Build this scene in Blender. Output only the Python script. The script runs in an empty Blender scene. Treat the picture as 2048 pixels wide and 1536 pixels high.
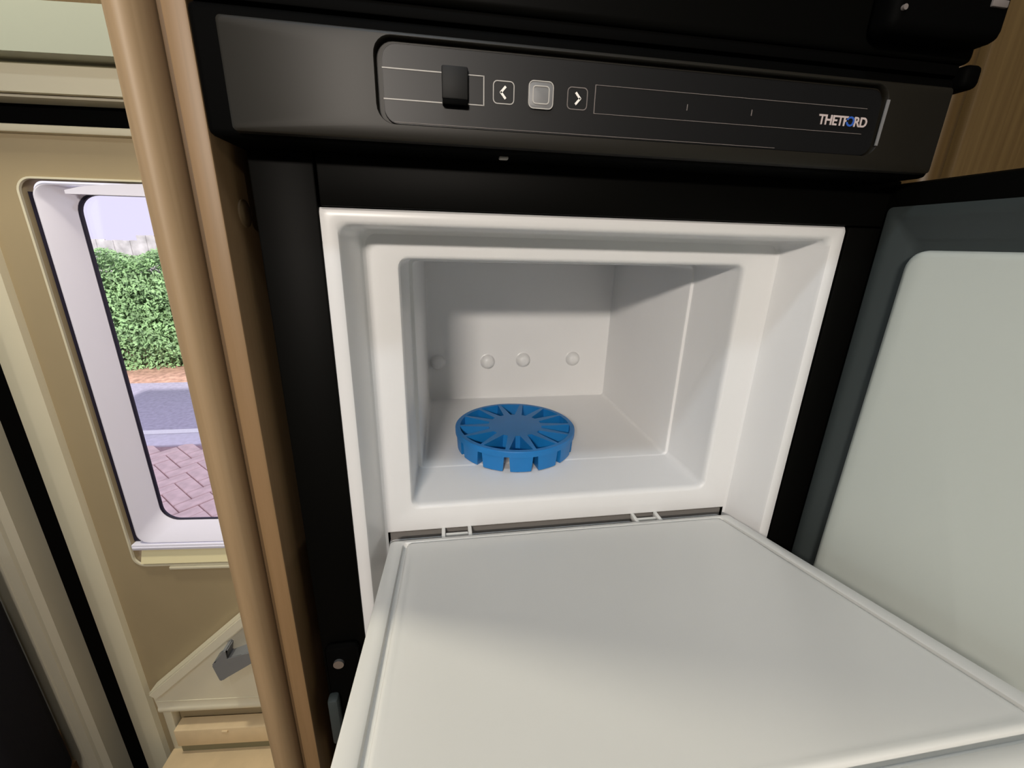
import bpy, bmesh, math, random
from mathutils import Vector, Matrix
random.seed(7)
S = bpy.context.scene
COL = S.collection
PI = math.pi

# ------------------------------------------------------------------ camera
cam_d = bpy.data.cameras.new('camera')
cam_d.sensor_width = 36.0
cam_d.lens = 36.0 * 850.0 / 2048.0
cam_d.clip_start = 0.01
cam_d.clip_end = 200
cam = bpy.data.objects.new('camera', cam_d)
COL.objects.link(cam)
R = ((0.987480681740222, -0.025108328036398404, 0.15572885106197606),
     (-0.15564120422185673, -0.31560257510420175, 0.9360399725097038),
     (0.025646027728223546, -0.9485592161013531, -0.3155593364344491))
cam.matrix_world = Matrix(((R[0][0], -R[0][1], -R[0][2], -0.12677),
                           (R[1][0], -R[1][1], -R[1][2], -0.33061),
                           (R[2][0], -R[2][1], -R[2][2], 1.08060),
                           (0, 0, 0, 1)))
S.camera = cam

# ------------------------------------------------------------------ sky, sun, lamps, exposure
W = bpy.data.worlds.new('sky')
S.world = W
W.use_nodes = True
bg = W.node_tree.nodes['Background']
bg.inputs['Color'].default_value = (0.84, 0.81, 0.95, 1)
bg.inputs['Strength'].default_value = 1.2

def light(name, kind, loc, target, energy, color, size=0.1, size_y=None, angle=None, spot=None):
    d = bpy.data.lights.new(name, kind)
    d.energy = energy
    d.color = color
    if kind == 'AREA':
        d.shape = 'RECTANGLE' if size_y else 'DISK'
        d.size = size
        if size_y:
            d.size_y = size_y
    elif kind == 'SUN':
        d.angle = angle
    o = bpy.data.objects.new(name, d)
    o.location = loc
    o.rotation_euler = (Vector(target) - Vector(loc)).to_track_quat('-Z', 'Y').to_euler()
    COL.objects.link(o)
    return o

light('sun', 'SUN', (1.5, -6, 5), (0, 0, 0.6), 5.0, (1.0, 0.95, 0.86), angle=0.02)
light('reading_lamp_light', 'AREA', (-0.45, -1.22, 1.47), (-0.05, 0.2, 0.98), 14.5, (1.0, 0.90, 0.80), size=0.24, size_y=0.06)
light('ceiling_lamp_light', 'AREA', (-0.20, -0.455, 1.88), (-0.1, 0.0, 0.85), 2.7, (0.80, 0.90, 1.0), size=0.06)
light('side_window_light', 'AREA', (-2.10, -0.62, 1.25), (0.1, -0.05, 0.9), 1.9, (0.78, 0.93, 1.0), size=0.7, size_y=0.5)
light('roof_lamp_light', 'AREA', (-0.80, 0.24, 1.88), (-0.72, 0.36, 0.4), 9.0, (1.0, 0.92, 0.74), size=0.12)
light('wall_wash_fill', 'AREA', (-1.10, -1.25, 1.86), (-0.85, -1.6, 1.55), 4.0, (1.0, 0.88, 0.66), size=0.2)  # added fill: brightens the wall that the fascia reflects

S.view_settings.view_transform = 'Standard'
S.view_settings.look = 'None'
S.view_settings.gamma = 1.0
S.view_settings.use_curve_mapping = False
S.view_settings.exposure = 0.0


# ------------------------------------------------------------------ materials
def mat(name, col, rough=0.5, spec=0.5, metal=0.0, noise=0.0, nscale=40.0, bump=0.0, bscale=300.0, coat=0.0):
    m = bpy.data.materials.new(name)
    m.use_nodes = True
    nt = m.node_tree
    b = nt.nodes['Principled BSDF']
    b.inputs['Base Color'].default_value = (*col, 1)
    b.inputs['Roughness'].default_value = rough
    b.inputs['Specular IOR Level'].default_value = spec
    b.inputs['Metallic'].default_value = metal
    if coat:
        b.inputs['Coat Weight'].default_value = coat
        b.inputs['Coat Roughness'].default_value = 0.1
    tc = nt.nodes.new('ShaderNodeTexCoord')
    if noise:
        n = nt.nodes.new('ShaderNodeTexNoise')
        n.inputs['Scale'].default_value = nscale
        n.inputs['Detail'].default_value = 5
        nt.links.new(tc.outputs['Object'], n.inputs['Vector'])
        r = nt.nodes.new('ShaderNodeValToRGB')
        r.color_ramp.elements[0].position = 0.3
        r.color_ramp.elements[1].position = 0.7
        r.color_ramp.elements[0].color = (*[c * (1 - noise) for c in col], 1)
        r.color_ramp.elements[1].color = (*[min(1, c * (1 + noise)) for c in col], 1)
        nt.links.new(n.outputs['Fac'], r.inputs['Fac'])
        nt.links.new(r.outputs['Color'], b.inputs['Base Color'])
    if bump:
        n2 = nt.nodes.new('ShaderNodeTexNoise')
        n2.inputs['Scale'].default_value = bscale
        n2.inputs['Detail'].default_value = 3
        nt.links.new(tc.outputs['Object'], n2.inputs['Vector'])
        bp = nt.nodes.new('ShaderNodeBump')
        bp.inputs['Strength'].default_value = bump
        bp.inputs['Distance'].default_value = 0.002
        nt.links.new(n2.outputs['Fac'], bp.inputs['Height'])
        nt.links.new(bp.outputs['Normal'], b.inputs['Normal'])
    return m


def wood(name, c1, c2, rough=0.42):
    m = mat(name, c1, rough)
    nt = m.node_tree
    b = nt.nodes['Principled BSDF']
    tc = nt.nodes.new('ShaderNodeTexCoord')
    mp = nt.nodes.new('ShaderNodeMapping')
    mp.inputs['Scale'].default_value = (90, 90, 2.5)
    nt.links.new(tc.outputs['Object'], mp.inputs['Vector'])
    n = nt.nodes.new('ShaderNodeTexNoise')
    n.inputs['Scale'].default_value = 2.2
    n.inputs['Detail'].default_value = 6
    n.inputs['Distortion'].default_value = 0.6
    nt.links.new(mp.outputs['Vector'], n.inputs['Vector'])
    r = nt.nodes.new('ShaderNodeValToRGB')
    r.color_ramp.elements[0].position = 0.32
    r.color_ramp.elements[1].position = 0.68
    r.color_ramp.elements[0].color = (*c2, 1)
    r.color_ramp.elements[1].color = (*c1, 1)
    nt.links.new(n.outputs['Fac'], r.inputs['Fac'])
    nt.links.new(r.outputs['Color'], b.inputs['Base Color'])
    return m


def glass_mat(name):
    m = bpy.data.materials.new(name)
    m.use_nodes = True
    nt = m.node_tree
    nt.nodes.clear()
    out = nt.nodes.new('ShaderNodeOutputMaterial')
    mix = nt.nodes.new('ShaderNodeMixShader')
    tr = nt.nodes.new('ShaderNodeBsdfTransparent')
    tr.inputs['Color'].default_value = (0.93, 0.92, 0.97, 1)
    gl = nt.nodes.new('ShaderNodeBsdfGlossy')
    gl.inputs['Roughness'].default_value = 0.03
    lw = nt.nodes.new('ShaderNodeLayerWeight')
    lw.inputs['Blend'].default_value = 0.5
    pw = nt.nodes.new('ShaderNodeMath')
    pw.operation = 'POWER'
    pw.inputs[1].default_value = 4.0
    nt.links.new(lw.outputs['Facing'], pw.inputs[0])
    ma = nt.nodes.new('ShaderNodeMath')
    ma.operation = 'MULTIPLY_ADD'
    ma.inputs[1].default_value = 0.5
    ma.inputs[2].default_value = 0.03
    nt.links.new(pw.outputs[0], ma.inputs[0])
    nt.links.new(ma.outputs[0], mix.inputs[0])
    nt.links.new(tr.outputs[0], mix.inputs[1])
    nt.links.new(gl.outputs[0], mix.inputs[2])
    nt.links.new(mix.outputs[0], out.inputs[0])
    return m


M = dict(
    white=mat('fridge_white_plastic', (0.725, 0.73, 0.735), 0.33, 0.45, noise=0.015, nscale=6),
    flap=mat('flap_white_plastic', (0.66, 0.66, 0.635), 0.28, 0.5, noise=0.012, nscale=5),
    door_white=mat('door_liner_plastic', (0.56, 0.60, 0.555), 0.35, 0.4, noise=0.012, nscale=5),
    gasket=mat('gasket_rubber', (0.034, 0.043, 0.043), 0.55, 0.4),
    divider=mat('divider_grey', (0.16, 0.15, 0.14), 0.6, 0.3),
    black=mat('black_satin_plastic', (0.0016, 0.0016, 0.0013), 0.5, 0.05),
    blackm=mat('black_matt_plastic', (0.0015, 0.0015, 0.0014), 0.65, 0.025),
    fascia=mat('fascia_satin_plastic', (0.009, 0.0075, 0.0045), 0.5, 0.36),
    display=mat('display_panel_plastic', (0.004, 0.004, 0.0042), 0.45, 0.36),
    knob=mat('knob_plastic', (0.006, 0.006, 0.0055), 0.6, 0.25),
    ink=mat('pale_print', (0.42, 0.40, 0.37), 0.5, 0.3),
    inkd=mat('dim_print_and_glint', (0.16, 0.14, 0.13), 0.5, 0.3),
    inkw=mat('white_print', (0.85, 0.82, 0.76), 0.5, 0.3),
    inkl=mat('logo_print', (0.50, 0.42, 0.40), 0.5, 0.3),
    inkb=mat('blue_print', (0.03, 0.10, 0.42), 0.5, 0.3),
    button=mat('grey_button_and_glint', (0.17, 0.17, 0.17), 0.45, 0.4),
    chrome=mat('screw_metal', (0.55, 0.55, 0.55), 0.3, 0.5, metal=0.9),
    blue=mat('tray_blue_plastic', (0.008, 0.165, 0.46), 0.42, 0.45, noise=0.05, nscale=30),
    post=wood('post_oak_veneer', (0.36, 0.25, 0.14), (0.31, 0.212, 0.115), 0.52),
    board=wood('board_oak_veneer', (0.26, 0.16, 0.078), (0.22, 0.135, 0.062), 0.5),
    channel=wood('recess_shade_veneer', (0.13, 0.078, 0.036), (0.10, 0.06, 0.027), 0.55),  # oak brown darkened to paint in the shade of the recess
    wood_dark=wood('wardrobe_veneer_dimmed', (0.105, 0.066, 0.022), (0.078, 0.046, 0.014), 0.5),  # browns darkened to stand in for the dim light at the right
    beige=mat('door_beige_panel', (0.36, 0.29, 0.175), 0.55, 0.3, noise=0.03, nscale=8),
    cream=mat('cream_plastic', (0.66, 0.62, 0.47), 0.45, 0.4, noise=0.02, nscale=10),
    cream2=mat('pocket_cream_plastic', (0.74, 0.70, 0.55), 0.45, 0.4, noise=0.02, nscale=10),
    jamb=mat('jamb_grey_beige', (0.48, 0.45, 0.36), 0.45, 0.4, noise=0.02, nscale=10),
    greyw=mat('header_pale_plastic', (0.38, 0.41, 0.335), 0.5, 0.35),
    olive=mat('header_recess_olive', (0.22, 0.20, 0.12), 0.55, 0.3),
    frame=mat('window_frame_white_daylit', (0.80, 0.80, 0.95), 0.4, 0.4),  # white tinted lilac to paint in the bluish daylight
    rail=mat('blind_rail_cream', (0.72, 0.66, 0.42), 0.4, 0.4),
    seal=mat('seal_rubber', (0.015, 0.013, 0.03), 0.5, 0.3),
    pull=mat('pocket_latch_grey', (0.20, 0.21, 0.22), 0.5, 0.4),
    step=mat('step_tan_laminate', (0.72, 0.57, 0.36), 0.5, 0.35, noise=0.05, nscale=30),
    fabric=mat('dark_fabric', (0.012, 0.012, 0.016), 0.9, 0.1, bump=0.4, bscale=900),
    wall=mat('van_wall_lining', (0.36, 0.365, 0.37), 0.7, 0.2, noise=0.03, nscale=4),
    ceil=mat('van_ceiling_lining', (0.32, 0.325, 0.33), 0.7, 0.2, noise=0.03, nscale=4),
    floor=mat('van_floor_laminate', (0.16, 0.09, 0.045), 0.5, 0.3, noise=0.1, nscale=20),
    shell=mat('van_outer_skin', (0.75, 0.75, 0.75), 0.4, 0.4),
    glass=glass_mat('window_acrylic'),
    brick=mat('paver_pink', (0.80, 0.62, 0.58), 0.8, 0.2, noise=0.15, nscale=14),
    sand=mat('joint_sand', (0.42, 0.30, 0.31), 0.9, 0.1, noise=0.1, nscale=40),
    kerb=mat('kerb_concrete', (0.74, 0.72, 0.80), 0.85, 0.2, noise=0.08, nscale=25),
    line=mat('road_line_white', (0.95, 0.95, 0.97), 0.8, 0.2, noise=0.05, nscale=60),
    road=mat('asphalt_grey', (0.50, 0.48, 0.57), 0.9, 0.2, noise=0.14, nscale=30),
    soil=mat('verge_leaf_litter', (0.60, 0.38, 0.27), 0.95, 0.1, noise=0.35, nscale=18, bump=1.0, bscale=60),
    leaf=mat('hedge_leaf', (0.27, 0.45, 0.19), 0.5, 0.4, noise=0.45, nscale=9),
    twig=mat('hedge_twig', (0.06, 0.11, 0.04), 0.9, 0.1),
    fence=mat('fence_grey_wood', (0.55, 0.54, 0.52), 0.9, 0.1, noise=0.25, nscale=9),
)


# ------------------------------------------------------------------ mesh helpers
def box(bm, x0, x1, y0, y1, z0, z1, bev=0.0, seg=2):
    r = bmesh.ops.create_cube(bm, size=1.0)
    vs = r['verts']
    for v in vs:
        v.co = Vector((x0 + (v.co.x + .5) * (x1 - x0), y0 + (v.co.y + .5) * (y1 - y0), z0 + (v.co.z + .5) * (z1 - z0)))
    if bev > 0:
        es = list({e for v in vs for e in v.link_edges})
        bmesh.ops.bevel(bm, geom=es, offset=bev, segments=seg, affect='EDGES', profile=0.5)
    return bm


def NB():
    return bmesh.new()


def B(*a, **k):
    return box(NB(), *a, **k)


def rrect(x0, x1, z0, z1, r, seg=4):
    r = max(r, 1e-5)
    pts = []
    for cx, cz, a0 in ((x1 - r, z1 - r, 0), (x0 + r, z1 - r, 90), (x0 + r, z0 + r, 180), (x1 - r, z0 + r, 270)):
        for k in range(seg + 1):
            a = math.radians(a0 + 90 * k / seg)
            pts.append((cx + r * math.cos(a), cz + r * math.sin(a)))
    return pts


def loft(bm, rings, cap0=False, cap1=False, seg=4, tf=None):
    """rings: (x0,x1,z0,z1,y,r); the rounded rectangles lie in planes of constant y."""
    allv = []
    for (x0, x1, z0, z1, y, r) in rings:
        vs = []
        for (x, z) in rrect(x0, x1, z0, z1, r, seg):
            p = Vector((x, y, z))
            vs.append(bm.verts.new(tf @ p if tf else p))
        allv.append(vs)
    n = len(allv[0])
    for a, b in zip(allv[:-1], allv[1:]):
        for i in range(n):
            j = (i + 1) % n
            bm.faces.new((a[i], a[j], b[j], b[i]))
    if cap0:
        bm.faces.new(list(reversed(allv[0])))
    if cap1:
        bm.faces.new(allv[-1])
    return allv


def prism(bm, pts, axis, a, b):
    """polygon pts (two coords) extruded along axis from a to b."""
    def mk(p, t):
        return {'x': (t, p[0], p[1]), 'y': (p[0], t, p[1]), 'z': (p[0], p[1], t)}[axis]
    v0 = [bm.verts.new(mk(p, a)) for p in pts]
    v1 = [bm.verts.new(mk(p, b)) for p in pts]
    bm.faces.new(v0)
    bm.faces.new(list(reversed(v1)))
    n = len(pts)
    for i in range(n):
        j = (i + 1) % n
        bm.faces.new((v0[j], v0[i], v1[i], v1[j]))
    return bm


def cyl(bm, p0, p1, r, n=20, r2=None):
    p0, p1 = Vector(p0), Vector(p1)
    d = p1 - p0
    q = d.to_track_quat('Z', 'Y').to_matrix().to_4x4()
    bmesh.ops.create_cone(bm, cap_ends=True, segments=n, radius1=r, radius2=r if r2 is None else r2, depth=d.length,
                          matrix=Matrix.Translation((p0 + p1) / 2) @ q)
    return bm


def root_of(o):
    while o.parent:
        o = o.parent
    return o


# the entrance wall stands 4.85 degrees off the fridge front; its parts are drawn flat and turned into place
XF = None
_p = Vector((-0.5, 0.45, 1.08))
DOORWALL = Matrix.Translation(_p) @ Matrix.Rotation(math.radians(-4.85), 4, 'Z') @ Matrix.Diagonal((1.08, 1.0, 1.026, 1.0)) @ Matrix.Translation(-_p)


def obj(name, bm, m, parent=None, smooth=40, fix=True, label=None, at=None, **props):
    """one mesh object; vertices are in world coordinates and are moved to the origin of the thing they belong to."""
    if fix:
        bmesh.ops.recalc_face_normals(bm, faces=bm.faces)
    if XF is not None:
        bm.transform(XF)
    if parent is not None:
        off = root_of(parent).location.copy()
    else:
        off = Vector(at) if at else Vector((0, 0, 0))
    if off.length:
        bmesh.ops.translate(bm, verts=bm.verts, vec=-off)
    me = bpy.data.meshes.new(name)
    bm.to_mesh(me)
    bm.free()
    me.materials.append(m)
    if smooth:
        me.shade_smooth()
        me.set_sharp_from_angle(angle=math.radians(smooth))
    o = bpy.data.objects.new(name, me)
    COL.objects.link(o)
    if parent is not None:
        o.parent = parent
    else:
        o.location = off
    if label:
        o['label'] = label
    for k, v in props.items():
        o[k] = v
    return o


def thing(name, loc, label, cat, kind=None, group=None):
    o = bpy.data.objects.new(name, None)
    o.empty_display_size = 0.05
    o.location = loc
    COL.objects.link(o)
    o['label'] = label
    o['category'] = cat
    if kind:
        o['kind'] = kind
    if group:
        o['group'] = group
    return o


def struct(name, bm, m, **k):
    return obj(name, bm, m, kind='structure', **k)


# ------------------------------------------------------------------ the van's shell
FZ = -0.08
bm = NB()
box(bm, -2.3, 2.3, -1.6, 0.12, FZ - 0.05, FZ)
box(bm, -0.31, 2.3, 0.12, 0.55, FZ - 0.05, FZ)
box(bm, -2.3, -0.99, 0.12, 0.75, FZ - 0.05, FZ)
box(bm, -1.03, -0.99, 0.10, 0.60, -0.50, FZ - 0.05)
box(bm, -0.31, -0.28, 0.10, 0.60, -0.50, FZ - 0.05)
box(bm, -0.99, -0.31, 0.10, 0.12, -0.45, FZ - 0.05)
box(bm, -1.0, -0.30, 0.10, 0.62, -0.50, -0.45)
struct('floor', bm, M['floor'], label='dark brown van floor below the fridge and the door')
struct('ceiling', B(-2.35, 2.35, -1.65, 0.80, 1.90, 2.20), M['ceil'], label='pale lined van ceiling, out of view above')
struct('wall_front', B(-2.35, 2.35, -1.65, -1.6, -0.5, 1.90), M['wall'], label='pale van wall facing the fridge, behind the viewer')
struct('wall_left', B(-2.35, -2.3, -1.6, 0.78, -0.5, 1.90), M['wall'], label='pale van wall beyond the entrance')
struct('wall_right', B(2.3, 2.35, -1.6, 0.5, -0.5, 1.90), M['wall'], label='pale van wall at the far end of the wardrobe')
# outer wall that carries the door: ring around the door opening
bm = NB()
box(bm, -2.2, -0.905, 0.50, 0.58, -0.6, 1.90)
box(bm, -0.905, -0.28, 0.50, 0.58, 1.255, 1.90)
bm.transform(DOORWALL)
box(bm, -0.345, 2.35, 0.50, 0.58, -0.55, 1.99)
box(bm, -1.1, -0.30, 0.50, 0.62, -0.55, -0.46)
struct('wall_back', bm, M['shell'], label='outer van wall around the entrance door')

XF = DOORWALL
BZ = (1.2935, 1.3460, 1.2874, 1.2560)     # header: upper band bottom/top, lower band top/bottom
# door header (bands above the door), jamb at the left
bm = NB()
prism(bm, [(0.405, BZ[0]), (0.50, BZ[0]), (0.50, BZ[1]), (0.400, BZ[1])], 'x', -1.6, -0.30)
h = struct('trim_1', bm, M['greyw'], label='pale moulded header with two bands above the entrance door')
obj('lower_band', prism(NB(), [(0.434, BZ[3]), (0.50, BZ[3]), (0.50, BZ[2]), (0.430, BZ[2])], 'x', -1.6, -0.30), M['cream'], h, label='cream lower band of the header')
obj('recess_band', B(-1.6, -0.30, 0.436, 0.50, BZ[2], BZ[0]), M['olive'], h, label='olive recess between the two header bands')
obj('drip_edge', B(-1.6, -0.30, 0.443, 0.50, 1.2518, BZ[3] - 0.0003, 0.001), M['jamb'], h, label='thin grey lower lip of the header')
obj('upper_panel', B(-1.6, -0.30, 0.41, 0.50, BZ[1] + 0.001, 1.60), M['wood_dark'], h, label='brown wooden panel above the header')  # plain dark brown wood above the bands

bm = NB()
prism(bm, [(-0.966, 0.50), (-0.966, 0.435), (-0.960, 0.430), (-0.934, 0.428), (-0.931, 0.433), (-0.928, 0.428), (-0.914, 0.430),
           (-0.912, 0.436), (-0.908, 0.432), (-0.897, 0.438), (-0.897, 0.50)], 'z', -0.42, 1.2545)
struct('trim_2', bm, M['jamb'], label='grooved grey-beige door jamb left of the black door gap', smooth=15)
bm = NB()
box(bm, -0.900, -0.84, 0.478, 0.50, -0.42, 1.2545)
box(bm, -0.84, -0.30, 0.478, 0.50, 1.221, 1.2545)
struct('trim_3', bm, M['blackm'], label='black rubber seal in the gap around the entrance door')

# ------------------------------------------------------------------ entrance door with its window
D = thing('door_1', (-0.575, 0.45, -0.06), 'beige entrance door with cream edge, window and pocket', 'door', 'structure')
WX0, WX1, WZ0, WZ1 = -0.729, -0.366, 0.466, 1.150      # opening in the door
bm = NB()
loft(bm, [(-0.850, -0.302, -0.40, 1.2225, 0.476, 0.035), (-0.8485, -0.303, -0.398, 1.2215, 0.462, 0.035), (-0.814, -0.315, -0.38, 1.219, 0.441, 0.04),
          (-0.808, -0.318, -0.378, 1.218, 0.439, 0.04), (-0.788, -0.335, -0.37, 1.2115, 0.439, 0.045), (-0.783, -0.34, -0.367, 1.2095, 0.4405, 0.045),
          (-0.780, -0.342, -0.365, 1.2085, 0.4502, 0.045)], seg=8)
obj('edge_trim', bm, M['cream'], D, label='cream bevelled edge of the door')
bm = NB()
loft(bm, [(-0.783, -0.340, -0.366, 1.209, 0.456, 0.045), (-0.783, -0.340, -0.366, 1.209, 0.450, 0.045),
          (WX0 - 0.002, WX1 + 0.002, WZ0 - 0.004, WZ1 + 0.002, 0.450, 0.016), (WX0, WX1, WZ0 - 0.002, WZ1, 0.453, 0.015), (WX0, WX1, WZ0 - 0.002, WZ1, 0.470, 0.015)], seg=8)
obj('door_panel', bm, M['beige'], D, label='flat beige inner panel of the door')
# white window surround, tapering towards the pane
GX0, GX1, GZ0, GZ1 = -0.684, -0.408, 0.545, 1.136
bm = NB()
loft(bm, [(WX0 + 0.011, WX1 - 0.011, 0.512, WZ1 - 0.003, 0.470, 0.02), (WX0 + 0.0115, WX1 - 0.0115, 0.512, WZ1 - 0.004, 0.4525, 0.02),
          (WX0 + 0.0145, WX1 - 0.0145, 0.514, WZ1 - 0.006, 0.4505, 0.02), (WX0 + 0.018, WX1 - 0.018, 0.517, WZ1 - 0.007, 0.452, 0.022),
          (GX0 - 0.004, GX1 + 0.004, GZ0 - 0.004, GZ1 + 0.004, 0.474, 0.030), (GX0, GX1, GZ0, GZ1, 0.478, 0.030), (GX0, GX1, GZ0, GZ1, 0.484, 0.030)], seg=8)
wf = obj('window_frame', bm, M['frame'], D, label='white tapered window surround')
bm = NB()
box(bm, WX0 + 0.0005, WX0 + 0.0105, 0.459, 0.470, 0.512, WZ1 - 0.016)
box(bm, WX1 - 0.0105, WX1 - 0.0005, 0.459, 0.470, 0.512, WZ1 - 0.016)
obj('blind_slot', bm, M['seal'], wf, label='black slot beside the white surround')
bm = NB()
loft(bm, [(GX0 - 0.002, GX1 + 0.002, GZ0 - 0.002, GZ1 + 0.002, 0.4795, 0.032), (GX0 + 0.001, GX1 - 0.001, GZ0 + 0.001, GZ1 - 0.001, 0.4785, 0.030),
          (GX0 + 0.0035, GX1 - 0.0035, GZ0 + 0.002, GZ1 - 0.003, 0.4795, 0.028), (GX0 + 0.0035, GX1 - 0.0035, GZ0 + 0.002, GZ1 - 0.003, 0.4835, 0.028),
          (GX0 - 0.002, GX1 + 0.002, GZ0 - 0.002, GZ1 + 0.002, 0.4835, 0.032)], seg=8)
obj('window_seal', bm, M['seal'], wf, label='dark rubber seal around the pane')
bm = NB()
loft(bm, [(GX0 - 0.006, GX1 + 0.006, GZ0 - 0.006, GZ1 + 0.006, 0.4845, 0.034), (GX0 - 0.006, GX1 + 0.006, GZ0 - 0.006, GZ1 + 0.006, 0.4885, 0.034)], True, True, seg=8)
obj('window_pane', bm, M['glass'], wf, label='clear acrylic pane')
# curved cassette lip above the pane
bm = NB()
pts = []
for k in range(13):
    t = k / 12
    x = GX0 + 0.012 + t * (GX1 - GX0 - 0.024)
    pts.append((x, 1.137 + 0.012 * math.sin(PI * t) ** 0.6))
pts += [(GX1 - 0.012, 1.132), (GX0 + 0.012, 1.132)]
prism(bm, pts, 'y', 0.449, 0.462)
obj('cassette_lip', bm, M['frame'], wf, label='arched grip on the blind cassette')
bm = NB()
box(bm, WX0 + 0.001, WX1 - 0.001, 0.447, 0.470, 0.4985, 0.5115, 0.0025)
box(bm, WX0 + 0.003, WX1 - 0.003, 0.4455, 0.460, 0.5030, 0.5065, 0.001)
obj('sill_rail', bm, M['frame'], D, label='white rail below the window surround')
bm = NB()
prism(bm, [(0.444, 0.470), (0.470, 0.468), (0.470, 0.496), (0.455, 0.496)], 'x', WX0 + 0.012, WX1 - 0.012)
obj('blind_handle', bm, M['rail'], D, label='cream pull bar of the window blind', smooth=20)
bm = NB()
loft(bm, [(WX0 - 0.0045, WX1 + 0.0045, WZ0 - 0.006, WZ1 + 0.004, 0.4515, 0.022), (WX0 - 0.004, WX1 + 0.004, WZ0 - 0.0055, WZ1 + 0.0035, 0.4480, 0.022),
          (WX0 - 0.001, WX1 + 0.001, WZ0 - 0.002, WZ1 + 0.001, 0.4480, 0.019), (WX0 - 0.0005, WX1 + 0.0005, WZ0 - 0.0015, WZ1 + 0.0005, 0.4515, 0.019)], seg=8)
box(bm, WX0 + 0.058, WX1 - 0.02, 0.4440, 0.4515, 0.4535, 0.4605, 0.002)
obj('opening_trim', bm, M['cream'], D, label='thin cream trim around the window opening')
# triangular pocket low on the door
bm = NB()
prism(bm, [(-0.752, 0.092), (-0.36, 0.096), (-0.36, 0.520), (-0.756, 0.152)], 'y', 0.4495, 0.425)
pk = obj('door_pocket', bm, M['cream2'], D, label='triangular cream pocket with slanted top edge', smooth=20)
bm = NB()
d = Vector((0.3955, 0.380)).normalized()
n = Vector((-d.y, d.x))
q = [Vector((-0.7555, 0.148)) + n * 0.006, Vector((-0.36, 0.528)) + n * 0.006, Vector((-0.36, 0.528)) - n * 0.016, Vector((-0.7555, 0.148)) - n * 0.016]
prism(bm, [tuple(v) for v in q], 'y', 0.449, 0.418)
bmesh.ops.bevel(bm, geom=list(bm.edges), offset=0.003, segments=2, affect='EDGES')
obj('pocket_rim', bm, M['cream2'], pk, label='raised slanted rim of the pocket')
bm = NB()
prof = [(0.4495, 0.125), (0.4240, 0.125)] + [(0.432 - 0.010 * math.sin(k * PI / 12), 0.100 + 0.012 * math.cos(k * PI / 12)) for k in range(3, 12)] + [(0.4495, 0.088)]
prism(bm, prof, 'x', -0.752, -0.36)
obj('pocket_base', bm, M['cream2'], pk, label='rounded lower edge of the pocket')
bm = NB()
prism(bm, [(-0.6075, 0.2525), (-0.6035, 0.2590), (-0.590, 0.2700), (-0.5800, 0.2930), (-0.5720, 0.2930), (-0.5790, 0.2660), (-0.5470, 0.2800), (-0.520, 0.290),
           (-0.520, 0.262), (-0.5490, 0.2477), (-0.5950, 0.2096), (-0.6005, 0.2120)], 'y', 0.426, 0.396)
bmesh.ops.bevel(bm, geom=list(bm.edges), offset=0.0025, segments=2, affect='EDGES')
obj('pocket_latch', bm, M['pull'], pk, label='grey plastic latch with a notch')
bm = NB()
prism(bm, [(-0.592, 0.300), (-0.555, 0.335), (-0.50, 0.37), (-0.50, 0.300), (-0.575, 0.262)], 'y', 0.4255, 0.4225)  # thin grey patch paints the shade of the recess
obj('latch_recess_shade', bm, M['jamb'], pk, label='greyish patch painting the shaded recess behind the latch')
bm = NB()
box(bm, -0.752, -0.735, 0.430, 0.4495, -0.05, 0.090, 0.002)
obj('pocket_side', bm, M['cream'], pk, label='shaded return below the pocket')

# entrance step
ST = thing('entry_step', (-0.58, 0.36, FZ), 'tan laminate entrance step below the cream door pocket', 'step')
bm = NB()
box(bm, -0.756, -0.32, 0.16, 0.436, -0.075, -0.033, 0.006)
obj('tread', bm, M['step'], ST, label='tan step tread')
bm = NB()
box(bm, -0.7305, -0.32, 0.415, 0.446, -0.005, 0.045, 0.003)
box(bm, -0.634, -0.622, 0.412, 0.416, 0.034, 0.040, 0.001)
obj('kick_board', bm, M['step'], ST, label='tan ledge behind the tread')
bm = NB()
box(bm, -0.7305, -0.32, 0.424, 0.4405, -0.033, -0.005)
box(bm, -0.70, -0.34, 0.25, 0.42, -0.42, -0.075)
obj('gap_strip', bm, M['olive'], ST, label='dark brown strip between ledge and tread')  # dark strip set back between ledge and tread

XF = None
# dark upholstery at the far left
bm = NB()
box(bm, -1.70, -0.962, 0.33, 0.452, -0.06, 0.52, 0.025, 5)
SE = thing('bench_seat', (-1.35, 0.39, FZ), 'black fabric bench seat at the far left of the door jamb', 'seat')
obj('seat_cushion', bm, M['fabric'], SE, label='black fabric cushion')
bm = NB()
box(bm, -1.68, -0.972, 0.34, 0.447, -0.30, -0.061, 0.01)
obj('seat_base', bm, M['board'], SE, label='brown wooden base')

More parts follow.
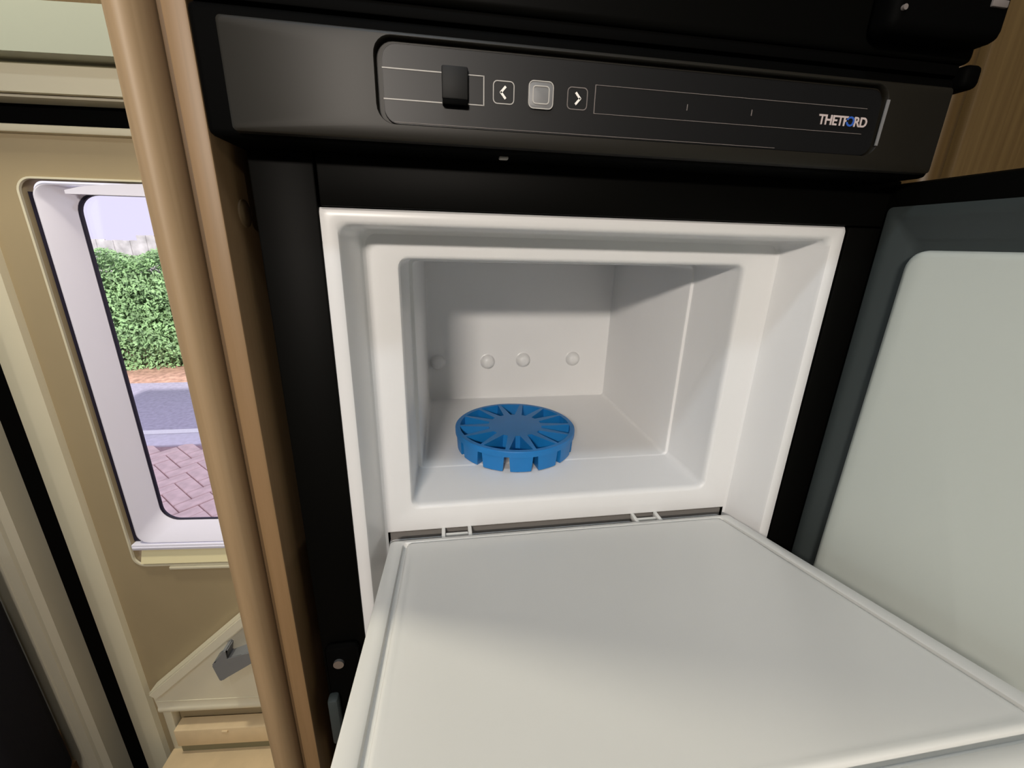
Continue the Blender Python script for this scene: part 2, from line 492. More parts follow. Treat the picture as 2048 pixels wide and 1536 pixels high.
# ------------------------------------------------------------------ fridge housing of oak veneer
H = thing('fridge_housing', (-0.28, 0.2, FZ), 'oak veneer side of the fridge housing with rounded front post', 'cabinet')
bm = NB()
prof = []
for k in range(17):
    a = math.radians(180 + 180 * k / 16)
    prof.append((-0.29625 + 0.01275 * math.cos(a), 0.0 + 0.022 * math.sin(a)))
prof += [(-0.2835, 0.44), (-0.309, 0.44)]
prism(bm, prof, 'z', FZ, 1.899)
obj('corner_post', bm, M['post'], H, label='light oak rounded front post')
obj('recess_strip', B(-0.2832, -0.2747, -0.006, 0.44, FZ, 1.899, 0.001), M['channel'], H, label='recessed strip between post and board, its shade painted into the brown')
obj('side_board', B(-0.2745, -0.2612, -0.020, 0.44, FZ, 1.899, 0.0015), M['board'], H, label='darker oak board beside the fridge')
bm = NB()
loft(bm, [(0, 0.018, 0, 0.018, 0.0, 0.0089), (0, 0.018, 0, 0.018, 0.0014, 0.0089), (0.002, 0.016, 0.002, 0.016, 0.0022, 0.0069)], False, True, seg=6,
     tf=Matrix(((0, 1, 0, -0.2614), (1, 0, 0, 0.002), (0, 0, 1, 1.086), (0, 0, 0, 1))))
obj('screw_cap', bm, M['post'], H, label='round brown screw cap')

# wardrobe at the right
WD = thing('wardrobe', (0.5, 0.2, FZ), 'brown wooden wardrobe right of the fridge, above the open door', 'cabinet')
bm = NB()
prof = [(0.268, 0.44), (0.268, 0.006), (0.272, 0.001), (0.280, -0.001), (0.288, 0.002), (0.293, 0.008), (0.294, 0.44)]
prism(bm, prof, 'z', FZ, 1.899)
obj('side_post', bm, M['wood_dark'], WD, label='brown wooden edge post')
obj('wardrobe_door', B(0.300, 0.80, 0.004, 0.022, FZ + 0.05, 1.88, 0.003), M['wood_dark'], WD, label='flat brown wooden door')
obj('carcass', B(0.296, 0.82, 0.026, 0.44, FZ, 1.899), M['board'], WD)

# ------------------------------------------------------------------ fridge
F = thing('fridge', (0, 0.2, FZ), 'black fridge with white freezer compartment open above a folded-down white flap', 'fridge')
WT, WB = 1.100, 0.16            # white liner frame top / bottom
bm = NB()
box(bm, -0.250, -0.2095, 0.0, 0.030, FZ, 1.137, 0.0012)
obj('left_stile', bm, M['black'], F, label='black strip left of the white liner')
bm = NB()
box(bm, -0.2080, 0.250, 0.0, 0.030, 1.1012, 1.137, 0.0012)
obj('top_rail', bm, M['black'], F, label='black rail above the white liner')
bm = NB()
box(bm, 0.2112, 0.250, 0.0, 0.030, FZ, 1.1, 0.0012)
obj('right_stile', bm, M['black'], F, label='black strip right of the white liner')
bm = NB()
box(bm, -0.2080, 0.2100, 0.0, 0.030, FZ, WB - 0.002, 0.0012)
obj('bottom_rail', bm, M['black'], F)
bm = NB()
box(bm, -0.250, -0.226, 0.031, 0.44, FZ, 1.137)
box(bm, 0.226, 0.250, 0.031, 0.44, FZ, 1.137)
box(bm, -0.226, 0.226, 0.031, 0.44, 1.115, 1.137)
box(bm, -0.226, 0.226, 0.41, 0.44, FZ, 1.115)
obj('cabinet_shell', bm, M['blackm'], F)

# white liner: outer frame, recess, freezer face, cavity
HX = 0.198
bm = NB()
FZ0, FT = 0.800, 1.0875
loft(bm, [(-0.211, 0.211, WB, WT, 0.030, 0.002), (-0.2108, 0.2108, WB, WT + 0.0005, 0.0035, 0.002), (-0.209, 0.209, WB + 0.001, WT - 0.001, 0.0008, 0.003),
          (-0.2065, 0.2065, WB + 0.003, WT - 0.003, 0.0, 0.004), (-0.2005, 0.2005, WB + 0.008, WT - 0.007, 0.0, 0.006), (-0.1985, 0.1985, WB + 0.010, WT - 0.009, 0.0012, 0.007),
          (-0.1975, 0.1975, WB + 0.011, WT - 0.0105, 0.004, 0.008), (-0.1920, 0.1915, WB + 0.02, FT + 0.0005, 0.043, 0.009), (-0.1905, 0.1900, WB + 0.02, FT - 0.001, 0.0462, 0.009),
          (-0.1880, 0.1875, WB + 0.022, FT - 0.003, 0.0475, 0.009)], seg=5)
# face of the freezer compartment and its cavity (one continuous moulding)
zl, zt = 0.826, 1.0650
loft(bm, [(-0.1935, 0.1935, 0.7945, FT + 0.003, 0.0600, 0.002), (-0.1935, 0.1935, 0.7945, FT + 0.003, 0.0500, 0.002), (-0.1920, 0.1920, 0.7968, FT + 0.0015, 0.0476, 0.002),
          (-0.1650, 0.1600, zl - 0.0045, zt + 0.004, 0.0470, 0.010), (-0.1632, 0.1585, zl - 0.0025, zt + 0.0020, 0.0478, 0.009), (-0.1620, 0.1573, zl - 0.0008, zt + 0.0005, 0.0500, 0.008),
          (-0.1616, 0.1568, zl, zt, 0.0540, 0.0075), (-0.1605, 0.1545, zl + 0.0002, zt - 0.001, 0.1215, 0.006), (-0.1598, 0.1538, zl + 0.0004, zt - 0.0015, 0.1230, 0.006),
          (-0.1565, 0.1512, zl + 0.0007, zt - 0.004, 0.1240, 0.005), (-0.1555, 0.1502, zl + 0.0009, zt - 0.0045, 0.1258, 0.005), (-0.1535, 0.1510, zl + 0.0009, zt - 0.005, 0.3440, 0.005),
          (-0.1522, 0.1497, zl + 0.0022, zt - 0.0065, 0.3475, 0.005), (-0.1500, 0.1475, zl + 0.0045, zt - 0.009, 0.3485, 0.005)], False, True, seg=5)
# side returns of the fridge compartment below
loft(bm, [(-0.1880, 0.1875, WB + 0.022, 0.786, 0.0475, 0.006), (-0.170, 0.170, WB + 0.04, 0.775, 0.30, 0.01)], False, True, seg=5)
bmesh.ops.recalc_face_normals(bm, faces=bm.faces)
bmesh.ops.reverse_faces(bm, faces=bm.faces)
LN = obj('liner', bm, M['white'], F, fix=False, smooth=35, label='white moulded freezer liner')
for (x, z) in ((-0.137, 0.893), (-0.056, 0.892), (0.004, 0.894), (0.090, 0.895)):
    bm = NB()
    n = 20
    prev = None
    for k, (r, h) in enumerate(((0.0135, 0.0), (0.0120, 0.0006), (0.0108, 0.0042), (0.0082, 0.0078), (0.0045, 0.0095))):
        ring = [bm.verts.new((x + r * math.cos(2 * PI * i / n), 0.3486 - h, z + r * math.sin(2 * PI * i / n))) for i in range(n)]
        if prev:
            for i in range(n):
                bm.faces.new((prev[i], prev[(i + 1) % n], ring[(i + 1) % n], ring[i]))
        prev = ring
    bm.faces.new(prev)
    obj('rivet_boss', bm, M['white'], LN, label='round white boss on the freezer back wall' if x == -0.137 else None)
bm = NB()
box(bm, -0.186, 0.1855, 0.0490, 0.0590, 0.784, 0.7944)
obj('divider_edge', bm, M['divider'], LN, label='dark slot below the freezer face')

# flap, hinged at y .03, z .80, its front edge 13 degrees up
a = math.radians(13)
TF = Matrix(((1, 0, 0, -0.001), (0, -math.sin(a), -math.cos(a), 0.030), (0, math.cos(a), -math.sin(a), 0.800), (0, 0, 0, 1)))
# local: x across, y = up normal (flap top at y=0), z = outward distance -> world
TF = Matrix(((1, 0, 0, -0.001), (0, math.sin(a), -math.cos(a), 0.030), (0, math.cos(a), math.sin(a), 0.800), (0, 0, 0, 1)))
FL = 0.282
bm = NB()
w = 0.1825
loft(bm, [(-w + 0.004, w - 0.004, 0.003, FL - 0.004, -0.016, 0.004), (-w, w, 0.0, FL, -0.012, 0.004), (-w, w, 0.0, FL, -0.0025, 0.004), (-w + 0.0006, w - 0.0006, 0.0006, FL - 0.0006, -0.0008, 0.004),
          (-w + 0.0025, w - 0.0025, 0.002, FL - 0.002, 0.0, 0.004), (-w + 0.011, w - 0.011, 0.0072, FL - 0.011, 0.0004, 0.004), (-w + 0.0125, w - 0.0125, 0.0082, FL - 0.0125, -0.0006, 0.004),
          (-w + 0.0130, w - 0.0130, 0.0086, FL - 0.0130, -0.0045, 0.004), (-w + 0.017, w - 0.017, 0.0105, FL - 0.017, -0.0045, 0.004)], True, True, seg=4, tf=TF)
FP = obj('freezer_flap', bm, M['flap'], F, label='white flap folded down in front of the freezer')
bm = NB()
loft(bm, [(-w + 0.0170, w - 0.0170, 0.0098, FL - 0.0170, -0.0044, 0.004), (-w + 0.0172, w - 0.0172, 0.0100, FL - 0.0172, -0.0004, 0.004), (-w + 0.0180, w - 0.0180, 0.0108, FL - 0.0180, 0.0006, 0.004),
          (-w + 0.0200, w - 0.0200, 0.0128, FL - 0.0200, 0.0010, 0.005), (-w + 0.0225, w - 0.0225, 0.0150, FL - 0.0225, 0.0004, 0.006)], False, True, seg=4, tf=TF)
obj('flap_panel', bm, M['flap'], FP, label='raised smooth inner panel of the flap')
for x in (-0.118, 0.090):
    bm = NB()
    box(bm, x - 0.016, x - 0.012, 0.0300, 0.0480, 0.791, 0.7975, 0.001)
    box(bm, x + 0.011, x + 0.015, 0.0300, 0.0480, 0.791, 0.7975, 0.001)
    box(bm, x - 0.012, x + 0.011, 0.038, 0.042, 0.790, 0.7950, 0.001)
    obj('hinge_tab', bm, M['flap'], FP, label='small white hinge tab' if x < 0 else None)

# control fascia
bm = NB()
box(bm, -0.2575, 0.2360, -0.0310, 0.10, 1.1345, 1.1985, 0.004, 3)
CP = obj('control_fascia', bm, M['blackm'], F, label='black casing of the control panel')
bm = NB()
PX0, PX1, PZ0, PZ1 = -0.158, 0.1755, 1.1455, 1.1860
loft(bm, [(-0.2420, 0.2300, 1.1365, 1.1912, -0.0300, 0.002), (-0.2415, 0.2295, 1.1368, 1.1908, -0.0358, 0.0025), (-0.2400, 0.2280, 1.1380, 1.1895, -0.0368, 0.003),
          (PX0 - 0.0040, PX1 + 0.0030, PZ0 - 0.0005, PZ1 + 0.0030, -0.0368, 0.010), (PX0 - 0.0035, PX1 + 0.0025, PZ0 - 0.0002, PZ1 + 0.0025, -0.0362, 0.0095),
          (PX0 - 0.0030, PX1 + 0.0022, PZ0 - 0.0001, PZ1 + 0.0022, -0.0320, 0.009), (PX0, PX1, PZ0 + 0.0001, PZ1, -0.0320, 0.008),
          (PX0 + 0.0005, PX1 - 0.0004, PZ0 + 0.0003, PZ1 - 0.0004, -0.0352, 0.008)], False, False, seg=6)
obj('front_plate', bm, M['fascia'], CP, label='glossy dark front plate')
bm = NB()
loft(bm, [(PX0 + 0.0003, PX1 - 0.0003, PZ0 + 0.0002, PZ1 - 0.0002, -0.0330, 0.008), (PX0 + 0.0003, PX1 - 0.0003, PZ0 + 0.0002, PZ1 - 0.0002, -0.0350, 0.008)], True, True, seg=6)
obj('display_panel', bm, M['display'], CP, label='dark display strip')
DY = -0.0350


def line(bm, x0, x1, z0, z1, t=0.0005):
    box(bm, x0, x1, DY - 0.0003, DY + 0.0003, z0, z1)


def outline(bm, x0, x1, z0, z1, r, t=0.0006, y=DY, hgt=0.0003):
    loft(bm, [(x0, x1, z0, z1, y + 0.0002, r), (x0, x1, z0, z1, y - hgt, r), (x0 + t, x1 - t, z0 + t, z1 - t, y - hgt, r - t * 0.8), (x0 + t, x1 - t, z0 + t, z1 - t, y + 0.0002, r - t * 0.8)], seg=4)


def zs(x, z):          # the strip's print follows the fascia, a touch lower at its right end
    return z

bm = NB()
line(bm, -0.1578, -0.1242, 1.1733, 1.1739)
line(bm, -0.1578, -0.1242, 1.1580, 1.1586)
line(bm, -0.1090, -0.0995, 1.1733, 1.1738)
line(bm, -0.1090, -0.0995, 1.1583, 1.1588)
line(bm, -0.0998, -0.0992, 1.1583, 1.1738)
obj('track_lines', bm, M['ink'], CP, label='pale printed slider track')
bm = NB()
box(bm, -0.1242, -0.1090, DY - 0.0040, DY + 0.0005, 1.1597, 1.1765, 0.0010)
kn = obj('slider_knob', bm, M['knob'], CP, label='dark slider knob')
bm = NB()
box(bm, -0.1240, -0.1092, DY - 0.0050, DY + 0.0005, 1.1565, 1.1597, 0.0008)
obj('knob_lip', bm, M['blackm'], kn, label='black lower lip of the slider')
for (x, s) in ((-0.0875, -1), (-0.0415, 1)):
    bm = NB()
    outline(bm, x - 0.0065, x + 0.0065, 1.1600, 1.1722, 0.0025, 0.0005)
    obj('button_outline', bm, M['inkd'] if s > 0 else M['ink'], CP, label='thin rounded outline of an arrow button' if s < 0 else None)
    bm = NB()
    for sg in (1, -1):
        p0 = Vector((x + s * 0.0017, 1.1661)); p1 = Vector((x - s * 0.0012, 1.1661 + sg * 0.0032))
        dd = (p1 - p0).normalized(); nn = Vector((-dd.y, dd.x)) * 0.00065
        p0 = p0 + dd * -0.0003
        prism(bm, [tuple(p0 + nn), tuple(p1 + nn), tuple(p1 - nn), tuple(p0 - nn)], 'y', DY + 0.0002, DY - 0.0004)
    obj('arrow_mark', bm, M['inkw'], CP, label='white left arrow mark' if s < 0 else 'white right arrow mark')
bm = NB()
loft(bm, [(-0.0725, -0.0570, 1.1587, 1.1735, DY + 0.0003, 0.003), (-0.0725, -0.0570, 1.1587, 1.1735, DY - 0.0009, 0.003), (-0.0720, -0.0575, 1.1592, 1.1730, DY - 0.0012, 0.003)], False, True, seg=4)
bt = obj('mode_button', bm, M['button'], CP, label='raised grey button between the arrows')
bm = NB()
outline(bm, -0.0725, -0.0570, 1.1587, 1.1735, 0.003, 0.0005, DY - 0.0011, 0.0004)
outline(bm, -0.0700, -0.0595, 1.1612, 1.1710, 0.002, 0.0006, DY - 0.0011, 0.0004)
obj('button_square', bm, M['ink'], CP, label='pale square outline on the grey button')
bm = NB()
line(bm, -0.0300, 0.165, 1.1740, 1.1743)
line(bm, -0.0300, 0.165, 1.1587, 1.1590)
line(bm, -0.0305, -0.0300, 1.1587, 1.1743)
line(bm, 0.0318, 0.0323, 1.1645, 1.1680)
line(bm, 0.0780, 0.0785, 1.1645, 1.1680)
line(bm, -0.1525, 0.10, 1.1465, 1.1468)
obj('scale_lines', bm, M['inkd'], CP, label='faint printed level scale')


def word(txt, x, z, size, m, parent, name):
    cu = bpy.data.curves.new(name, 'FONT')
    cu.body = txt
    cu.size = size
    cu.extrude = 0.0002
    cu.offset = 0.0002
    cu.space_character = 0.95
    me_o = bpy.data.objects.new(name, cu)
    off = root_of(parent).location
    me_o.location = Vector((x, DY - 0.0003, z)) - off
    me_o.rotation_euler = (PI / 2, 0, 0)
    cu.materials.append(m)
    COL.objects.link(me_o)
    bpy.context.view_layer.update()
    me = bpy.data.meshes.new_from_object(me_o.evaluated_get(bpy.context.evaluated_depsgraph_get()))
    me.name = name
    o = bpy.data.objects.new(name, me)
    o.location = me_o.location
    o.rotation_euler = me_o.rotation_euler
    bpy.data.objects.remove(me_o)
    COL.objects.link(o)
    o.parent = parent
    return o


w1 = word('THETF', 0.1290, 1.1630, 0.0082, M['inkl'], CP, 'lettering')
w2 = word('O', 0.1505, 1.1630, 0.0082, M['inkb'], CP, 'lettering')
w2['label'] = 'blue round letter'
w3 = word('RD', 0.1565, 1.1630, 0.0082, M['inkl'], CP, 'lettering')
bm = NB()
prism(bm, [(0.1765, 1.1520), (0.1785, 1.1520), (0.1795, 1.1800), (0.1772, 1.1800)], 'y', -0.0365, -0.0372)  # highlight on the panel edge, built as a grey strip
obj('end_glint_strip', bm, M['button'], CP, label='thin grey strip painting the highlight at the right end of the display')
bm = NB()
box(bm, -0.0875, -0.0815, -0.020, -0.015, 1.1328, 1.1346, 0.0007)
obj('door_sensor', bm, M['ink'], CP, label='tiny white sensor pin below the casing')
bm = NB()
box(bm, -0.246, -0.215, -0.010, 0.001, 0.58, 0.715, 0.006)
obj('lower_hinge_plate', bm, M['blackm'], F, label='black hinge plate low on the left strip')
bm = NB()
cyl(bm, (-0.233, 0.001, 0.697), (-0.233, -0.0125, 0.697), 0.0048, 20)
obj('hinge_screw', bm, M['chrome'], F, label='round metal screw')
bm = NB()
box(bm, -0.246, -0.236, -0.020, -0.009, 0.60, 0.66, 0.003)
obj('hinge_pin', bm, M['gasket'], F, label='dark grey hinge pin')

# fridge door, open at the right, its inner face turned to the left
da = math.radians(3.0)
ux = Vector((-math.sin(da), -math.cos(da), 0))        # away from the hinge
nx = Vector((-math.cos(da), math.sin(da), 0))          # inner face normal (to the left)
p0 = Vector((0.2415, -0.004, 0))
DT = Matrix(((ux.x, nx.x, 0, p0.x), (ux.y, nx.y, 0, p0.y), (0, 0, 1, 0), (0, 0, 0, 1)))   # local x along the door, y out of its inner face, z up
DL = 0.455
bm = NB()
loft(bm, [(-0.004, DL + 0.012, 0.13, 1.1330, -0.034, 0.004), (-0.006, DL + 0.014, 0.128, 1.1340, -0.030, 0.004), (-0.006, DL + 0.014, 0.128, 1.1340, -0.002, 0.004),
          (-0.004, DL + 0.012, 0.130, 1.1325, 0.0, 0.004), (0.006, DL, 0.14, 1.1190, 0.0, 0.004)], True, True, seg=4, tf=DT)
DR = obj('open_door', bm, M['black'], F, label='black edge of the fridge door standing open')
bm = NB()
loft(bm, [(0.000, DL + 0.004, 0.135, 1.1160, -0.001, 0.004), (0.000, DL + 0.004, 0.135, 1.1160, 0.0020, 0.004), (0.008, DL - 0.004, 0.143, 1.1090, 0.0034, 0.004), (0.010, DL - 0.006, 0.145, 1.1070, 0.0022, 0.004),
          (0.024, DL - 0.02, 0.159, 1.0930, 0.0026, 0.006), (0.026, DL - 0.022, 0.161, 1.0905, 0.0010, 0.006), (0.036, DL - 0.034, 0.17, 1.0800, 0.0010, 0.010)], False, True, seg=4, tf=DT)
obj('gasket', bm, M['gasket'], DR, label='dark grey rubber gasket around the inner panel')
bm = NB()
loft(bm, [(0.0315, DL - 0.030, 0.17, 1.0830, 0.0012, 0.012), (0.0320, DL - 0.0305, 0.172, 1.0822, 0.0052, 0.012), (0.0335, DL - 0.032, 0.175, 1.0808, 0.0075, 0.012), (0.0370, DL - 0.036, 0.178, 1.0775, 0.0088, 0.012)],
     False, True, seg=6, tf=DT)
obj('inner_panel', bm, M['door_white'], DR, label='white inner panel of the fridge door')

# ------------------------------------------------------------------ appliance above the fridge
OV = thing('oven', (0, 0.1, 1.21), 'black appliance front above the fridge control panel', 'appliance')
bm = NB()
box(bm, -0.2600, 0.2420, -0.0330, 0.40, 1.2070, 1.70, 0.004, 3)
obj('front_panel', bm, M['black'], OV, label='black glossy front')
bm = NB()
box(bm, -0.2560, 0.2360, -0.0300, 0.10, 1.2000, 1.2068, 0.001)
box(bm, 0.2370, 0.2510, -0.0350, 0.02, 1.1920, 1.2068, 0.004, 3)
obj('lower_lip', bm, M['blackm'], OV, label='black lower lip with a rounded tab at its right end')
bm = NB()
box(bm, 0.150, 0.236, -0.052, -0.032, 1.212, 1.300, 0.006, 3)
hb = obj('hinge_block', bm, M['blackm'], OV, label='black hinge block at the right')
bm = NB()
box(bm, 0.218, 0.230, -0.0535, -0.0515, 1.2290, 1.2330, 0.0006)  # pale patch painted as a highlight
obj('hinge_glint', bm, M['inkd'], hb, label='small pale patch painting a highlight on the hinge block')
bm = NB()
cyl(bm, (0.1560, -0.0535, 1.2230), (0.1560, -0.0515, 1.2230), 0.0016, 12)
cyl(bm, (0.1620, -0.0535, 1.2330), (0.1620, -0.0515, 1.2330), 0.0016, 12)  # pale dots painted as a second highlight
obj('hinge_glint_dots', bm, M['inkd'], hb, label='tiny pale dots painting a highlight on the hinge block')

# ------------------------------------------------------------------ blue ice tray
TX, TY, TZ = -0.0375, 0.1730, 0.8270
T = thing('ice_cube_tray', (TX, TY, TZ), 'round blue plastic ice tray with wedge cups on the freezer floor', 'ice tray')
NS, TR, TH = 14, 0.0775, 0.0275
A0 = math.radians(270 - 16.5)
sec = 2 * PI / NS


def pol(r, a, z):
    return Vector((TX + r * math.cos(a), TY + r * math.sin(a), TZ + z))

bm = NB()
cup_loops = []
ctr = bm.verts.new(pol(0, 0, TH))
ring_pts = []
sect = []
for s in range(NS):
    c = A0 + (s + 0.5) * sec
    hb_ = sec / 2
    lo = c - hb_
    ow = hb_ - math.radians(1.7)
    Bi = bm.verts.new(pol(0.0335, lo, TH))
    Bo = bm.verts.new(pol(0.0715, lo, TH))
    I1 = bm.verts.new(pol(0.0345, c - 0.085, TH))
    I2 = bm.verts.new(pol(0.0345, c + 0.085, TH))
    O = [bm.verts.new(pol(0.0715, c - ow + 2 * ow * k / 6, TH)) for k in range(7)]
    P = [bm.verts.new(pol(TR - 0.0008, lo, TH))] + [bm.verts.new(pol(TR - 0.0008, c - ow + 2 * ow * k / 6, TH)) for k in range(7)]
    sect.append((Bi, Bo, I1, I2, O, P, c, ow))
for s in range(NS):
    Bi, Bo, I1, I2, O, P, c, ow = sect[s]
    Bi2, Bo2, P2 = sect[(s + 1) % NS][0], sect[(s + 1) % NS][1], sect[(s + 1) % NS][5]
    bm.faces.new((ctr, Bi, I1, I2, Bi2))
    bm.faces.new((Bi, Bo, O[0], I1))
    bm.faces.new((I2, O[6], Bo2, Bi2))
    bm.faces.new((Bo, P[0], P[1], O[0]))
    for k in range(6):
        bm.faces.new((O[k], P[k + 1], P[k + 2], O[k + 1]))
    bm.faces.new((O[6], P[7], P2[0], Bo2))
    ring_pts += P
# skirt below the rim
prev = ring_pts
for (r, z) in ((TR, TH - 0.0008), (TR, TH - 0.0070), (TR - 0.0012, TH - 0.0076), (TR - 0.0030, TH - 0.0076), (TR - 0.0030, TH - 0.0012)):
    nxt = []
    for v in ring_pts:
        aa = math.atan2(v.co.y - TY, v.co.x - TX)
        nxt.append(bm.verts.new(pol(r, aa, z)))
    n = len(nxt)
    for i in range(n):
        bm.faces.new((prev[i], prev[(i + 1) % n], nxt[(i + 1) % n], nxt[i]))
    prev = nxt
bmesh.ops.recalc_face_normals(bm, faces=bm.faces)
obj('rim_and_hub', bm, M['blue'], T, smooth=30, fix=False, label='blue star-shaped hub and rim')


def cup_loop(c, ow, r_in, r_out, half_in, grow, z):
    pts = [pol(r_in, c - half_in, z)]
    for k in range(7):
        pts.append(pol(r_out, c - ow + 2 * ow * k / 6, z))
    pts.append(pol(r_in, c + half_in, z))
    return pts

for s in range(NS):
    c, ow = sect[s][6], sect[s][7]
    bm = NB()
    loops = [cup_loop(c, ow - 0.050, 0.0370, 0.0698, 0.075, 0, 0.0020), cup_loop(c, ow, 0.0345, 0.0715, 0.085, 0, TH),
             ]
    inner_b = [bm.verts.new(p) for p in loops[0]]
    inner_t = [bm.verts.new(p) for p in loops[1]]
    outer_t = [bm.verts.new(p) for p in cup_loop(c, ow - math.radians(0.2), 0.0330, 0.0764, 0.100, 0, TH - 0.0012)]
    outer_b = [bm.verts.new(p) for p in cup_loop(c, ow - math.radians(1.7), 0.0355, 0.0750, 0.085, 0, 0.0012)]
    outer_bb = [bm.verts.new(p) for p in cup_loop(c, ow - math.radians(2.3), 0.0360, 0.0740, 0.080, 0, 0.0)]
    n = len(inner_b)
    for i in range(n):
        j = (i + 1) % n
        bm.faces.new((inner_b[i], inner_b[j], inner_t[j], inner_t[i]))
        bm.faces.new((outer_t[i], outer_t[j], outer_b[j], outer_b[i]))
        bm.faces.new((outer_b[i], outer_b[j], outer_bb[j], outer_bb[i]))
        bm.faces.new((inner_t[i], inner_t[j], outer_t[j], outer_t[i]))
    bm.faces.new(inner_b)
    bm.faces.new(list(reversed(outer_bb)))
    obj('ice_cup', bm, M['blue'], T, smooth=30, label='wedge-shaped blue cup' if s == 0 else None)

# ------------------------------------------------------------------ outside
GZ = -0.50
PV = thing('paved_drive', (-2.0, 2.4, GZ), 'pink herringbone brick paving outside the door window', 'paving', 'structure')
obj('joint_bed', B(-7.0, 3.0, 0.62, 3.06, GZ - 0.12, GZ - 0.012), M['sand'], PV, smooth=0)
# one brick, shared by all
bl, bw, bh = 0.200, 0.100, 0.05
g = 0.006
bmk = B(-bl / 2 + g / 2, bl / 2 - g / 2, -bw / 2 + g / 2, bw / 2 - g / 2, -bh, 0, 0.004, 1)
me_b = bpy.data.meshes.new('brick')
bmk.to_mesh(me_b)
bmk.free()
me_b.materials.append(M['brick'])
rot = math.radians(45)
cells = []
for i in range(-60, 60):
    for j in range(-60, 60):
        k = (i - j) % 4
        # basket of an herringbone lattice on a grid of brick widths
        if k == 0:
            cx, cy, r_ = (i + 1.0) * bw, (j + 0.5) * bw, 0
        elif k == 3:
            cx, cy, r_ = (i + 0.5) * bw, (j + 1.0) * bw, 1
        else:
            continue
        x = cx * math.cos(rot) - cy * math.sin(rot) - 2.0
        y = cx * math.sin(rot) + cy * math.cos(rot) + 2.4
        if y > 3.05 or y < 0.8:
            continue
        cells.append((math.hypot(x + 2.05, (y - 2.5)), x, y, r_))
cells.sort()
for (dd, x, y, r_) in cells[:295]:
    o = bpy.data.objects.new('brick', me_b)
    COL.objects.link(o)
    o.parent = PV
    o.location = Vector((x, y, GZ + random.uniform(-0.002, 0.002))) - PV.location
    o.rotation_euler = (random.uniform(-.008, .008), random.uniform(-.008, .008), rot + r_ * PI / 2)
KB = thing('kerb', (-2.0, 3.2, GZ), 'pale concrete kerb between brick paving and grey road', 'kerb', 'structure')
x = -6.5
while x < 2.5:
    obj('kerb_stone', B(x, x + 0.905, 3.065, 3.285, GZ - 0.12, GZ + 0.004, 0.012), M['kerb'], KB)
    x += 0.915
obj('edge_line', B(-6.5, 2.5, 3.295, 3.375, GZ - 0.1, GZ + 0.002), M['line'], KB, smooth=0, label='white line along the kerb')
struct('road', B(-9.0, 4.0, 3.38, 4.72, GZ - 0.12, GZ - 0.002), M['road'], label='grey asphalt road beyond the kerb')
bm = NB()
nx_, ny_ = 60, 16
grid = [[bm.verts.new((-9 + 13 * i / nx_, 4.70 + 3.0 * j / ny_, GZ - 0.01 + (0.03 * random.random() + 0.02 if j > 0 else 0))) for j in range(ny_ + 1)] for i in range(nx_ + 1)]
for i in range(nx_):
    for j in range(ny_):
        bm.faces.new((grid[i][j], grid[i + 1][j], grid[i + 1][j + 1], grid[i][j + 1]))
struct('verge_ground', bm, M['soil'], label='brown leaf litter below the hedge')
struct('far_ground', B(-60, 60, 7.6, 80, GZ - 0.2, GZ - 0.05), M['sand'], label='ground beyond the fence')

HG = thing('hedge', (-3.4, 5.5, GZ), 'leafy green hedge in front of the grey wooden fence', 'hedge')
bm = NB()
for k in range(26):
    x = -6.6 + k * 0.25 + random.uniform(-.05, .05)
    y = 5.5 + random.uniform(-.2, .2)
    cyl(bm, (x, y, GZ), (x + random.uniform(-.1, .1), y + random.uniform(-.1, .1), GZ + 1.0), 0.018, 6)
box(bm, -6.6, -0.4, 5.30, 5.85, GZ + 0.25, 0.60)
obj('branches', bm, M['twig'], HG, smooth=0, kind='stuff', label='dark stems inside the hedge')
verts, faces = [], []


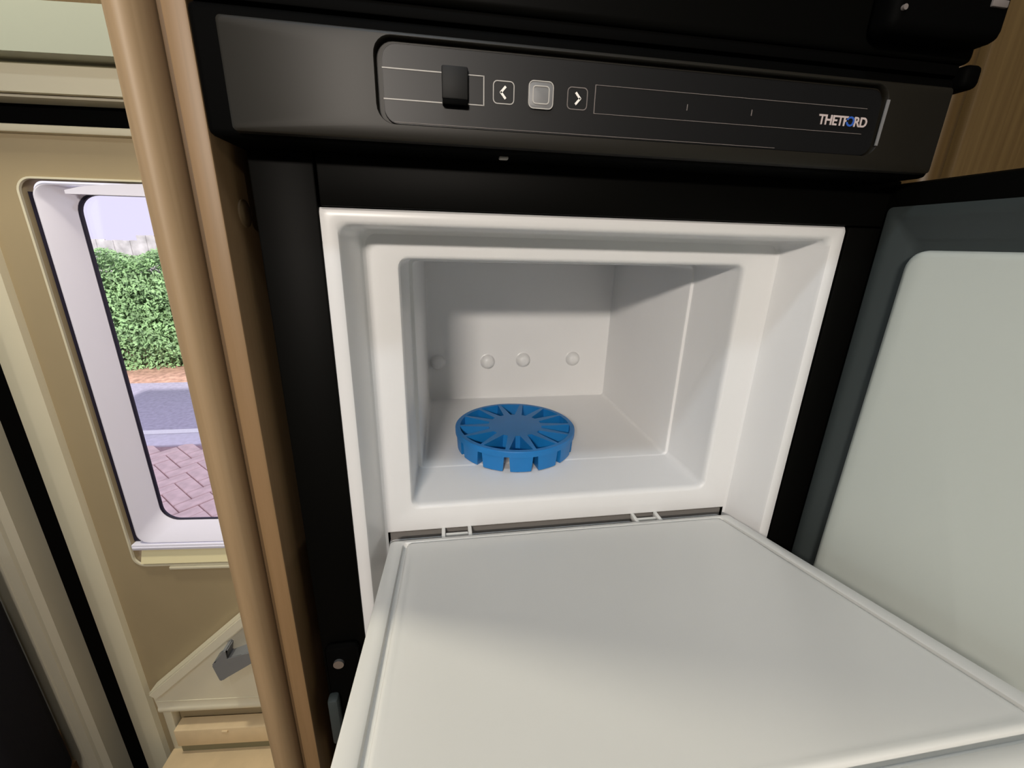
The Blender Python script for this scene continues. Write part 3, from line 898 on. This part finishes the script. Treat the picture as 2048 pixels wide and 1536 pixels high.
def leaf(c, nrm, s):
    t = nrm.cross(Vector((random.uniform(-1, 1), random.uniform(-1, 1), random.uniform(-1, 1))))
    if t.length < 1e-3:
        return
    t.normalize()
    b = nrm.cross(t)
    k = len(verts)
    verts.extend([tuple(c - t * s), tuple(c + b * s * 0.5 + nrm * s * 0.2), tuple(c + t * s), tuple(c - b * s * 0.5 + nrm * s * 0.2)])
    faces.append((k, k + 1, k + 2, k + 3))

for k in range(60000):
    x = random.uniform(-6.8, -0.2)
    bulge = 0.12 * math.sin(x * 3.1) + 0.08 * math.sin(x * 7.7 + 1)
    if random.random() < 0.68:
        z = GZ + 0.02 + 1.26 * random.random()
        zz = (z - GZ) / 1.28
        y = 5.12 - 0.10 * math.sin(PI * min(zz, 1)) + bulge * 0.5 + 0.10 * math.sin(z * 9 + x * 4) + random.uniform(-0.03, 0.25) + (0.25 * max(0, zz - 0.8) / 0.2)
        nr = Vector((random.gauss(0, .5), -1 + random.gauss(0, .4), 0.35 + random.gauss(0, .5)))
    else:
        y = random.uniform(5.15, 6.05)
        z = 0.76 + bulge * 0.3 + random.uniform(-0.10, 0.06) + 0.05 * math.sin(x * 11 + y * 6)
        nr = Vector((random.gauss(0, .4), -.3 + random.gauss(0, .4), 1))
    leaf(Vector((x, y, z)), nr.normalized(), random.uniform(0.014, 0.032))
me = bpy.data.meshes.new('foliage')
me.from_pydata(verts, [], faces)
me.materials.append(M['leaf'])
fo = bpy.data.objects.new('foliage', me)
COL.objects.link(fo)
fo.parent = HG
fo.location = -HG.location
fo['kind'] = 'stuff'

FN = thing('garden_fence', (-4.2, 6.25, GZ), 'weathered grey board fence behind the hedge', 'fence')
x = -7.2
k = 0
while x < -0.8:
    h = 1.045 + random.uniform(-0.012, 0.012) if x > -4.12 else 0.985 + random.uniform(-0.012, 0.012)
    yy = 6.24 + (0.014 if k % 2 else 0)
    obj('fence_board', B(x, x + 0.105, yy, yy + 0.018, GZ, h), M['fence'], FN, smooth=0)
    x += 0.098
    k += 1
obj('fence_rail', B(-7.3, -0.7, 6.275, 6.32, 0.55, 0.63), M['fence'], FN, smooth=0)
obj('fence_rail', B(-7.3, -0.7, 6.275, 6.32, -0.25, -0.17), M['fence'], FN, smooth=0)
